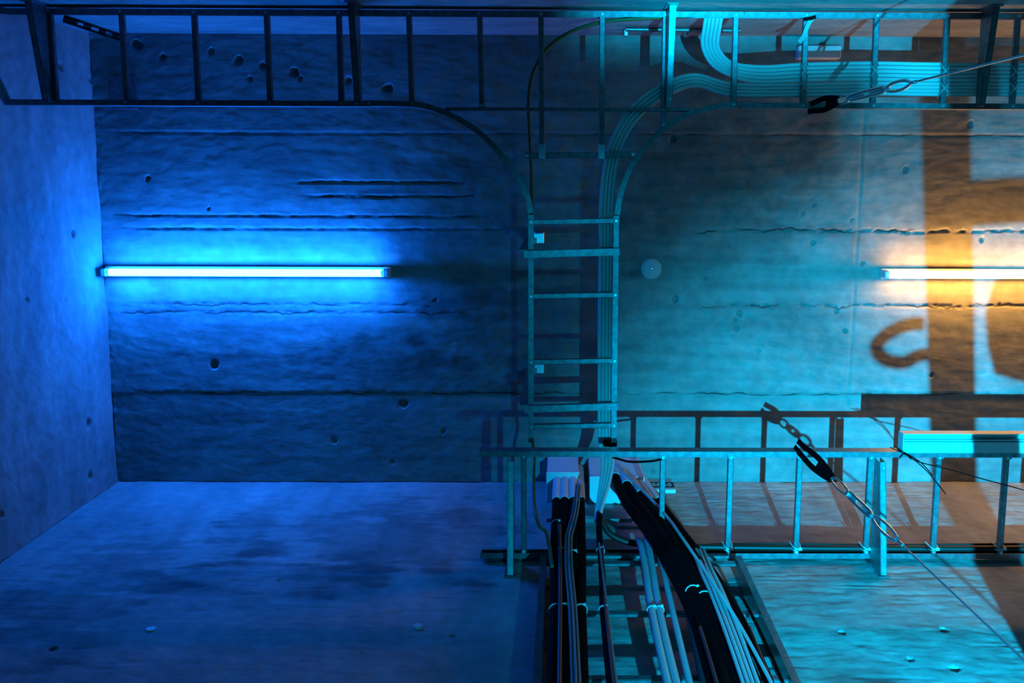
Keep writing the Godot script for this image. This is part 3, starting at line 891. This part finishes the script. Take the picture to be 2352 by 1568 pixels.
	# cables lying in the lower tray
	cable("dark green cable bending from the sleeve into the lower tray", "", [Vector3(0.136, 4.95, -1.148), Vector3(0.151, 4.955, -1.174), Vector3(0.173, 4.96, -1.207), Vector3(0.224, 4.965, -1.235), Vector3(0.29, 4.968, -1.247), Vector3(0.38, 4.97, -1.254), Vector3(0.591, 4.97, -1.258), Vector3(0.922, 4.97, -1.261), Vector3(1.298, 4.97, -1.262), Vector3(1.603, 4.97, -1.262), Vector3(1.977, 4.97, -1.263)], 0.0115, mats.green_cable, 12)
	cable("thin red cable lying in the lower tray", "", [Vector3(0.411, 4.975, -1.268), Vector3(0.533, 4.985, -1.253), Vector3(0.85, 4.988, -1.252), Vector3(1.077, 4.988, -1.255), Vector3(1.38, 4.988, -1.253), Vector3(1.61, 4.988, -1.251), Vector3(1.986, 4.988, -1.251)], 0.0048, mats.red_cable, 8)
	cable("black cable lying at the wall side of the lower tray", "", [Vector3(0.388, 4.968, -1.275), Vector3(0.53, 4.966, -1.273), Vector3(0.846, 4.966, -1.274), Vector3(1.222, 4.966, -1.275), Vector3(1.602, 4.966, -1.275), Vector3(1.976, 4.966, -1.276)], 0.0058, mats.black_cable, 8)
	cable("thin black cable sagging under the lower tray's rail", "", [Vector3(0.178, 4.955, -0.935), Vector3(0.202, 4.935, -0.937), Vector3(0.231, 4.93, -0.943), Vector3(0.283, 4.93, -0.943), Vector3(0.33, 4.937, -0.939), Vector3(0.35, 4.96, -0.935)], 0.004, mats.black_cable, 8)
	# white ties
	for t in [[Vector3(-0.012, 4.281, -1.19), 0.017], [Vector3(0.011, 4.281, -1.19), 0.0185], [Vector3(0.059, 4.293, -1.195), 0.017], [Vector3(0.121, 4.281, -1.19), 0.012], [Vector3(0.256, 4.281, -1.19), 0.012], [Vector3(0.277, 4.281, -1.19), 0.012], [Vector3(0.377, 4.333, -1.16), 0.0215], [Vector3(0.404, 4.295, -1.16), 0.0195], [Vector3(-0.013, 5.026, -1.197), 0.0175], [Vector3(0.003, 4.728, -1.19), 0.0185], [Vector3(0.04, 4.722, -1.195), 0.018], [Vector3(0.13, 4.734, -1.185), 0.012]]:
		var s := Shape.new()
		var ring: Array = []
		for k in 17:
			ring.append(t[0] + Vector3(cos(TAU * k / 16.0), 0.0, sin(TAU * k / 16.0)) * (t[1] + 0.001))
		s.sweep(outline([Vector2(-0.0012, -0.003), Vector2(0.0012, -0.003), Vector2(0.0012, 0.003), Vector2(-0.0012, 0.003)]), ring, Vector3.UP, false, false)
		s.slab(t[0] + Vector3(t[1] * 0.6 - 0.004, -0.004, t[1] * 0.75), t[0] + Vector3(t[1] * 0.6 + 0.004, 0.004, t[1] * 0.75 + 0.007), 0.001)
		tag(put("cable_tie", s, mats.tie), "white cable tie around a cable on the wall ladder", "cable tie", "cable ties on the wall ladder")
	for x: float in [0.347, 0.576, 0.81, 1.05, 1.281, 1.511]:
		var s := Shape.new()
		for k: float in [-1.0, 1.0]:
			s.tube(smooth([Vector3(x - 0.016 * k, 4.985, -1.243), Vector3(x - 0.011 * k, 4.942, -1.247), Vector3(x, 4.939, -1.252), Vector3(x + 0.011 * k, 4.942, -1.257), Vector3(x + 0.016 * k, 4.985, -1.262)], 4), 0.0022, 6)
		s.slab(Vector3(x + 0.004, 4.932, -1.256), Vector3(x + 0.016, 4.942, -1.246), 0.001)
		tag(put("cable_tie", s, mats.tie), "crossed white cable tie at a rung of the lower tray", "cable tie", "cable ties on the lower tray")
	for x: float in [0.832, 1.073, 1.314, 1.555]:
		for z: float in [0.364, 0.306]:
			var s := Shape.new()
			for k: float in [-1.0, 1.0]:
				s.tube(smooth([Vector3(x - 0.014 * k, 5.216, z - 0.03), Vector3(x - 0.011 * k, 5.19, z - 0.014), Vector3(x, 5.1885, z), Vector3(x + 0.011 * k, 5.19, z + 0.014), Vector3(x + 0.014 * k, 5.216, z + 0.03)], 4), 0.0013, 6)
			tag(put("cable_tie", s, mats.tie), "crossed white cable tie holding white cables to a rung", "cable tie", "cable ties on the upper tray")

# ------------------------------------------------------------------ stays with turnbuckles
func make_stays() -> void:
	stay(Vector3(0.806, 4.93, -0.897), Vector3(1.03, 2.88, -1.02), [0.3002, 0.4227, 0.6091, 0.7805], "wire stay with chrome turnbuckle strapped to the lower tray")
	stay(Vector3(0.857, 5.165, 0.239), Vector3(0.93, 2.88, 0.24), [0.3056, 0.4137, 0.7494, 0.9328], "wire stay with chrome turnbuckle and hook strapped to the upper tray")

func stay(a: Vector3, b: Vector3, marks: Array, label: String) -> void:
	var d := (b - a).normalized()
	var u := d.cross(Vector3.UP).normalized()
	var w := u.cross(d)
	var o := thing("wire_stay", label, "wire stay", a, "wire stays of the hanging pole")
	# black strap: two flat loops of webbing meeting at the ring
	var s := Shape.new()
	var m0: float = marks[0]
	for k: float in [-1.0, 1.0]:
		s.sweep(outline([Vector2(-0.009, -0.0015), Vector2(0.009, -0.0015), Vector2(0.009, 0.0015), Vector2(-0.009, 0.0015)]),
			smooth([a + d * -0.01 + u * 0.012 * k + Vector3(0, 0.05, 0), a + d * 0.01 + u * 0.013 * k, a + d * m0 * 0.45 + u * 0.018 * k, a + d * m0 * 0.8 + u * 0.012 * k, a + d * m0 + u * 0.004 * k], 5), w)
	s.sweep(outline([Vector2(-0.015, -0.002), Vector2(0.015, -0.002), Vector2(0.015, 0.002), Vector2(-0.015, 0.002)]), [a + d * m0 * 0.55, a + d * m0 * 0.98], w)
	put("strap", s, mats.black, o, "black webbing strap")
	# ring
	s = Shape.new()
	s.tube(loop(a + d * (m0 + marks[1]) / 2.0, d * (marks[1] - m0) * 0.55, u * 0.011), 0.0036, 8)
	put("ring", s, mats.chrome, o)
	# turnbuckle body
	s = Shape.new()
	var m1: float = marks[1]
	var m2: float = marks[2]
	for k: float in [-1.0, 1.0]:
		s.tube(smooth([a + d * (m1 + 0.006) + u * 0.003 * k, a + d * lerpf(m1, m2, 0.16) + u * 0.0075 * k, a + d * lerpf(m1, m2, 0.84) + u * 0.0075 * k, a + d * (m2 - 0.006) + u * 0.003 * k], 4), 0.0048, 10)
	for e: float in [m1 + 0.004, m2 - 0.012]:
		s.tube([a + d * e, a + d * (e + 0.012)], 0.0085, 10)
	put("turnbuckle", s, mats.chrome, o)
	s = Shape.new()
	s.tube([a + d * (m1 - 0.006), a + d * lerpf(m1, m2, 0.38)], 0.0028, 8)
	put("threaded_rod", s, mats.bolt, o)
	s = Shape.new()
	s.tube([a + d * lerpf(m1, m2, 0.62), a + d * (m2 + 0.01)], 0.0028, 8)
	put("threaded_rod", s, mats.bolt, o)
	# snap hook
	s = Shape.new()
	var m3: float = marks[3]
	s.tube(loop(a + d * (m2 + m3) / 2.0, d * (m3 - m2) * 0.47, u * 0.012), 0.0044, 8)
	put("snap_hook", s, mats.chrome, o)
	# wire with its clamp
	s = Shape.new()
	s.tube([a + d * (m3 - 0.008), b], 0.0026, 8)
	put("wire", s, mats.wire, o)
	s = Shape.new()
	s.tube([a + d * (m3 + 0.012), a + d * (m3 + 0.032)], 0.0048, 8)
	put("ferrule", s, mats.chrome, o)

func loop(c: Vector3, a: Vector3, b: Vector3) -> Array:
	var out: Array = []
	for k in 25:
		out.append(c + a * cos(TAU * k / 24.0) + b * sin(TAU * k / 24.0))
	return out

# ------------------------------------------------------------------ small things
func make_small_things() -> void:
	# white boxes where the cables come through the ceiling corner
	var o := thing("fire_stop_box", "smaller white fire-stop box in the ceiling corner, left of the larger one", "box", Vector3(0.012, CEIL, -1.24))
	var s := Shape.new()
	s.slab(Vector3(-0.054, 5.62, FRONT), Vector3(0.077, CEIL, -1.178), 0.003)
	put("board", s, mats.board, o)
	s = Shape.new()
	s.slab(Vector3(-0.056, 5.612, FRONT), Vector3(0.079, 5.626, -1.175), 0.003)
	put("lower_edge", s, mats.coat, o)
	o = thing("fire_stop_box", "larger white fire-stop box in the ceiling corner above the cable fan", "box", Vector3(0.23, CEIL, -1.24))
	s = Shape.new()
	s.slab(Vector3(0.12, 5.6, FRONT), Vector3(0.337, CEIL, -1.19), 0.003)
	put("board", s, mats.board, o)
	s = Shape.new()
	s.slab(Vector3(0.118, 5.592, FRONT), Vector3(0.339, 5.606, -1.187), 0.003)
	put("lower_edge", s, mats.coat, o)

	# sign on the front wall
	o = thing("wall_sign", "small black and white number plate on the front wall under the ceiling", "sign", Vector3(0.43, 5.82, FRONT))
	s = Shape.new()
	s.slab(Vector3(0.366, 5.737, FRONT), Vector3(0.482, 5.893, FRONT + 0.016), 0.001)
	put("plate", s, mats.paint, o)
	s = Shape.new()
	s.slab(Vector3(0.366, 5.765, FRONT + 0.015), Vector3(0.481, 5.848, FRONT + 0.017), 0.0003)
	put("band", s, mats.ink, o, "black band with white number")
	for y: float in [5.862, 5.876]:
		s = Shape.new()
		s.slab(Vector3(0.37, y, FRONT + 0.0155), Vector3(0.478, y + 0.0035, FRONT + 0.0168), 0.0003)
		put("printed_line", s, mats.ink, o)
	var font := SystemFont.new()
	font.font_names = PackedStringArray(["Droid Sans"])
	font.font_weight = 700
	var t := TextMesh.new()
	t.text = "E0-003-D"
	t.font = font
	t.font_size = 64
	t.pixel_size = 0.00042
	t.depth = 0.0012
	t.material = mats.paint
	var tm := MeshInstance3D.new()
	tm.name = "lettering"
	tm.mesh = t
	o.add_child(tm)
	tm.global_position = Vector3(0.4245, 5.806, FRONT + 0.0175)
	tm.scale = Vector3(0.86, 2.0, 1.0)

	# round cover in the ceiling
	o = thing("ceiling_cover", "small round cover on the ceiling beside the branch tray", "cover", Vector3(0.38, CEIL, -0.378))
	s = Shape.new()
	dome(s, Vector3(0.38, CEIL - 0.002, -0.378), 0.0435, 0.012)
	put("disc", s, mats.cover, o)
	s = Shape.new()
	dome(s, Vector3(0.38, CEIL - 0.0135, -0.376), 0.01, 0.006)
	put("screw", s, mats.bolt, o)

	# plugs in the front wall
	for k in 2:
		var at: Vector3 = [Vector3(-1.184, 4.393, -1.301), Vector3(-0.415, 4.415, -1.301)][k]
		s = Shape.new()
		s.tube([at + Vector3(0, 0, -0.01), at + Vector3(0, 0, 0.006)], 0.014, 20)
		tag(put("wall_plug", s, mats.paint if k == 0 else mats.board), ["pale round plug in the front wall towards the left corner", "round grey plug in the front wall left of the cable ladder"][k], "plug")

	# conduit high on the back wall
	o = thing("conduit", "thin steel conduit high on the back wall above the tray junction", "conduit", Vector3(0.346, 5.597, 0.55))
	s = Shape.new()
	s.tube([Vector3(0.243, 5.612, 0.553), Vector3(0.68, 5.632, 0.553)], 0.009, 12)
	put("pipe", s, mats.steel, o)
	for x: float in [0.251, 0.487]:
		s = Shape.new()
		s.slab(Vector3(x - 0.008, 5.71, 0.541), Vector3(x + 0.008, 5.745, BACK), 0.002)
		put("clip", s, mats.bolt, o)

	# white box on the ceiling above the white cables
	s = Shape.new()
	s.slab(Vector3(0.951, 5.84, 0.474), Vector3(1.123, CEIL, 0.525), 0.004)
	tag(put("junction_box", s, mats.paint), "white junction box on the ceiling above the white cables", "box")
	# square plate on the ceiling over the empty tray
	o = thing("ceiling_plate", "pale square metal plate on the ceiling over the empty tray", "plate", Vector3(-1.779, 5.9, 0.341))
	s = Shape.new()
	s.slab(Vector3(-1.83, CEIL - 0.012, 0.267), Vector3(-1.722, CEIL, 0.397), 0.002)
	put("plate", s, mats.steel, o)

	# scrap of white tape on the upper tray
	s = Shape.new()
	s.sweep(outline([Vector2(-0.007, -0.0006), Vector2(0.007, -0.0006), Vector2(0.007, 0.0006), Vector2(-0.007, 0.0006)]), smooth([Vector3(0.862, 5.2, 0.545), Vector3(0.842, 5.185, 0.523), Vector3(0.829, 5.175, 0.499), Vector3(0.819, 5.165, 0.474), Vector3(0.801, 5.15, 0.451)], 5), Vector3(0.2, 1, 0.3))
	tag(put("tape_scrap", s, mats.rag), "scrap of white tape dangling from the upper tray's rung", "tape")
	s = Shape.new()
	s.sweep(outline([Vector2(-0.006, -0.0006), Vector2(0.006, -0.0006), Vector2(0.006, 0.0006), Vector2(-0.006, 0.0006)]), smooth([Vector3(0.821, 5.186, 0.531), Vector3(0.844, 5.184, 0.534), Vector3(0.862, 5.186, 0.54)], 5), Vector3(0, 1, 0.2))
	tag(put("tape_scrap", s, mats.black), "scrap of black tape wrapped on the upper tray's rung", "tape")

	# loose binding wires at the lower tray
	for k in 4:
		var pts: Array = [
			[Vector3(1.114, 4.95, -0.897), Vector3(1.148, 4.925, -0.91), Vector3(1.188, 4.92, -0.933), Vector3(1.232, 4.915, -0.971), Vector3(1.27, 4.91, -1.015), Vector3(1.293, 4.9, -1.045)],
			[Vector3(1.13, 4.95, -0.896), Vector3(1.168, 4.928, -0.916), Vector3(1.208, 4.925, -0.94), Vector3(1.231, 4.92, -0.962), Vector3(1.249, 4.91, -0.984)],
			[Vector3(1.141, 4.93, -0.931), Vector3(1.156, 4.925, -0.912), Vector3(1.175, 4.925, -0.928), Vector3(1.192, 4.922, -0.932)],
			[Vector3(1.162, 4.925, -0.913), Vector3(1.203, 4.92, -0.939), Vector3(1.3, 4.9, -0.96), Vector3(1.406, 4.87, -0.985), Vector3(1.528, 4.84, -1.013), Vector3(1.668, 4.8, -1.052)]][k]
		s = Shape.new()
		s.tube(smooth(pts, 6), 0.0017, 6)
		tag(put("binding_wire", s, mats.black), ["long loose black binding wire drooping past a rung of the lower tray", "short loose black binding wire at the trunking's end", "knotted black binding wire around the lower tray's rail", "thin black wire leading away from the lower tray's trunking"][k], "wire")

func dome(s: Shape, c: Vector3, r: float, h: float) -> void:
	var last := 0.0
	for k in 5:
		var a := PI / 2.0 * k / 4.0
		var b := PI / 2.0 * (k + 1) / 4.0
		if k == 4:
			break
		for j in 28:
			var p := TAU * j / 28.0
			var q := TAU * (j + 1) / 28.0
			s.quad(c + Vector3(cos(p) * r * cos(a), -h * sin(a), sin(p) * r * cos(a)), c + Vector3(cos(q) * r * cos(a), -h * sin(a), sin(q) * r * cos(a)),
				c + Vector3(cos(q) * r * cos(b), -h * sin(b), sin(q) * r * cos(b)), c + Vector3(cos(p) * r * cos(b) * 1.0001, -h * sin(b), sin(p) * r * cos(b)))
	last = 0.0

# ------------------------------------------------------------------ what stands outside the frame: the work lamp, the hanging pole and added light blockers
func make_off_frame() -> void:
	var o := thing("work_lamp", "twin cyan work lamp on a low tripod on the corridor floor", "work lamp", Vector3(0.5, 0.0, -0.5))
	var hub := Vector3(0.5, 0.33, -0.49)
	var s := Shape.new()
	s.tube([Vector3(0.5, 0.2, -0.49), Vector3(0.5, 0.42, -0.49)], 0.012, 12)
	s.tube([Vector3(0.5, 0.42, -0.6), Vector3(0.5, 0.42, -0.37)], 0.008, 10)
	put("pole", s, mats.black, o)
	for k in 3:
		s = Shape.new()
		s.tube([hub, Vector3(0.5, 0.006, -0.49) + Vector3(cos(TAU * k / 3.0), 0, sin(TAU * k / 3.0)) * 0.28], 0.007, 8)
		put("leg", s, mats.black, o)
	lamp_head(o, Vector3(0.504, 0.556, -0.548), Vector3(2.45, 5.9, -2.4), 150.0, 31.0)
	lamp_head(o, Vector3(0.5, 0.55, -0.42), Vector3(0.75, 5.0, 0.62), 145.0, 9.8)

	# black pole hung from the two stays, with added shadow-casting shapes on it
	o = thing("hanging_pole", "flat black pole hung crosswise by two wire stays", "pole", Vector3(0.98, 2.85, -0.4))
	var a := Vector3(0.925, 2.85, 0.27)
	var b := Vector3(1.045, 2.85, -1.16)
	s = Shape.new()
	s.sweep(outline([Vector2(-0.04, -0.015), Vector2(0.04, -0.015), Vector2(0.04, 0.015), Vector2(-0.04, 0.015)]), [a, b])
	put("bar", s, mats.black, o)
	# unseen band and block, added and shaped for the shadows they cast
	s = Shape.new()
	s.sweep(outline([Vector2(-0.04, -0.012), Vector2(0.036, -0.012), Vector2(0.042, 0.012), Vector2(-0.036, 0.012)]), [Vector3(1.0067, 2.8005, -0.3615), Vector3(1.0613, 2.8005, -0.3565), Vector3(1.2289, 2.8005, -0.3506)])
	put("shadow_band", s, mats.black, o)
	s = Shape.new()
	var ring: Array = [Vector3(1.0706, 2.8005, -0.4921), Vector3(1.1609, 2.8005, -0.4611), Vector3(1.1915, 2.8005, -0.6639), Vector3(1.1239, 2.8005, -0.6786), Vector3(1.0823, 2.8005, -0.666), Vector3(1.0664, 2.8005, -0.6169), Vector3(1.0576, 2.8005, -0.5543)]
	var mid := Vector3.ZERO
	for p: Vector3 in ring:
		mid += p / ring.size()
	for k in ring.size():
		var p: Vector3 = ring[k]
		var q: Vector3 = ring[(k + 1) % ring.size()]
		var h := Vector3(0, 0.05, 0)
		s.quad(p - h, q - h, q + h, p + h)
		for e: float in [-1.0, 1.0]:
			s.tri(mid + h * e, p + h * e, q + h * e, Vector3.UP * e, Vector3.UP * e, Vector3.UP * e)
	put("shadow_block", s, mats.black, o)
	s = Shape.new()
	s.tube(smooth([Vector3(0.9752, 2.8005, -0.6265), Vector3(0.9353, 2.8005, -0.6291), Vector3(0.9051, 2.8005, -0.6425), Vector3(0.8711, 2.8005, -0.637), Vector3(0.8547, 2.8005, -0.6135), Vector3(0.8753, 2.8005, -0.59), Vector3(0.9093, 2.8005, -0.5749), Vector3(0.9362, 2.8005, -0.5719)], 6), 0.0125, 10)
	put("shadow_loop", s, mats.black, o)  # unseen loop added for the curl in the pole's shadow

	# unseen flag added to keep the lamps off the middle of the ceiling
	o = thing("added_flag", "added black flag on a thin stand shading the ceiling from the work lamp", "flag", Vector3(0.335, 0, -0.45))
	s = Shape.new()
	s.tube([Vector3(0.335, 0, -0.45), Vector3(0.335, 0.86, -0.45)], 0.006, 10)
	put("pole", s, mats.black, o)
	s = Shape.new()
	s.slab(Vector3(0.2, 0, -0.53), Vector3(0.36, 0.01, -0.37), 0.003)
	put("base", s, mats.black, o)
	s = Shape.new()
	s.slab(Vector3(0.33, 0.847, -0.514), Vector3(0.543, 0.853, -0.363), 0.002)
	put("flag", s, mats.black, o)

	# unseen black stand added to cast a soft shadow on the front wall
	o = thing("added_shadow_stand", "added black stand with a small box head casting a soft shadow on the front wall", "stand", Vector3(0.575, 0, -0.76))
	var at := Vector3(0.575, 0, -0.76)
	s = Shape.new()
	s.tube([at, at + Vector3(0, 1.4, 0)], 0.012, 12)
	put("pole", s, mats.black, o)
	s = Shape.new()
	s.tube([at, at + Vector3(0, 0.012, 0)], 0.12, 24)
	put("base", s, mats.black, o)
	s = Shape.new()
	s.slab(at + Vector3(-0.028, 1.25, -0.03), at + Vector3(0.028, 1.42, 0.03), 0.008)
	put("box_head", s, mats.black, o)

func lamp_head(o: Node3D, at: Vector3, to: Vector3, energy: float, angle: float) -> void:
	var d := (to - at).normalized()
	var s := Shape.new()
	s.tube([at - d * 0.11, at - d * 0.04, at - d * 0.012], 0.035, 16)
	var h := put("lamp_head", s, mats.black, o)
	s = Shape.new()
	s.tube([at - d * 0.012, at - d * 0.009], 0.018, 16)
	put("lens", s, glow(Color(0.0, 0.55, 1.0).linear_to_srgb(), 8.0), h)
	var l := SpotLight3D.new()
	l.name = "lamp_light"
	l.light_color = Color(0.0, 0.54, 1.0).linear_to_srgb()
	l.light_energy = energy
	l.light_size = 0.011
	l.spot_range = 14.0
	l.spot_attenuation = 2.0
	l.spot_angle = angle
	l.spot_angle_attenuation = 1.0
	l.shadow_enabled = true
	o.add_child(l, true)
	l.look_at_from_position(at, to, Vector3.RIGHT)
	if angle > 20.0:
		# weak wide spill of the flood around its beam
		var w := l.duplicate()
		w.name = "lamp_spill"
		w.light_energy = 3.8
		w.spot_angle = 58.0
		o.add_child(w, true)
		w.look_at_from_position(at, to, Vector3.RIGHT)
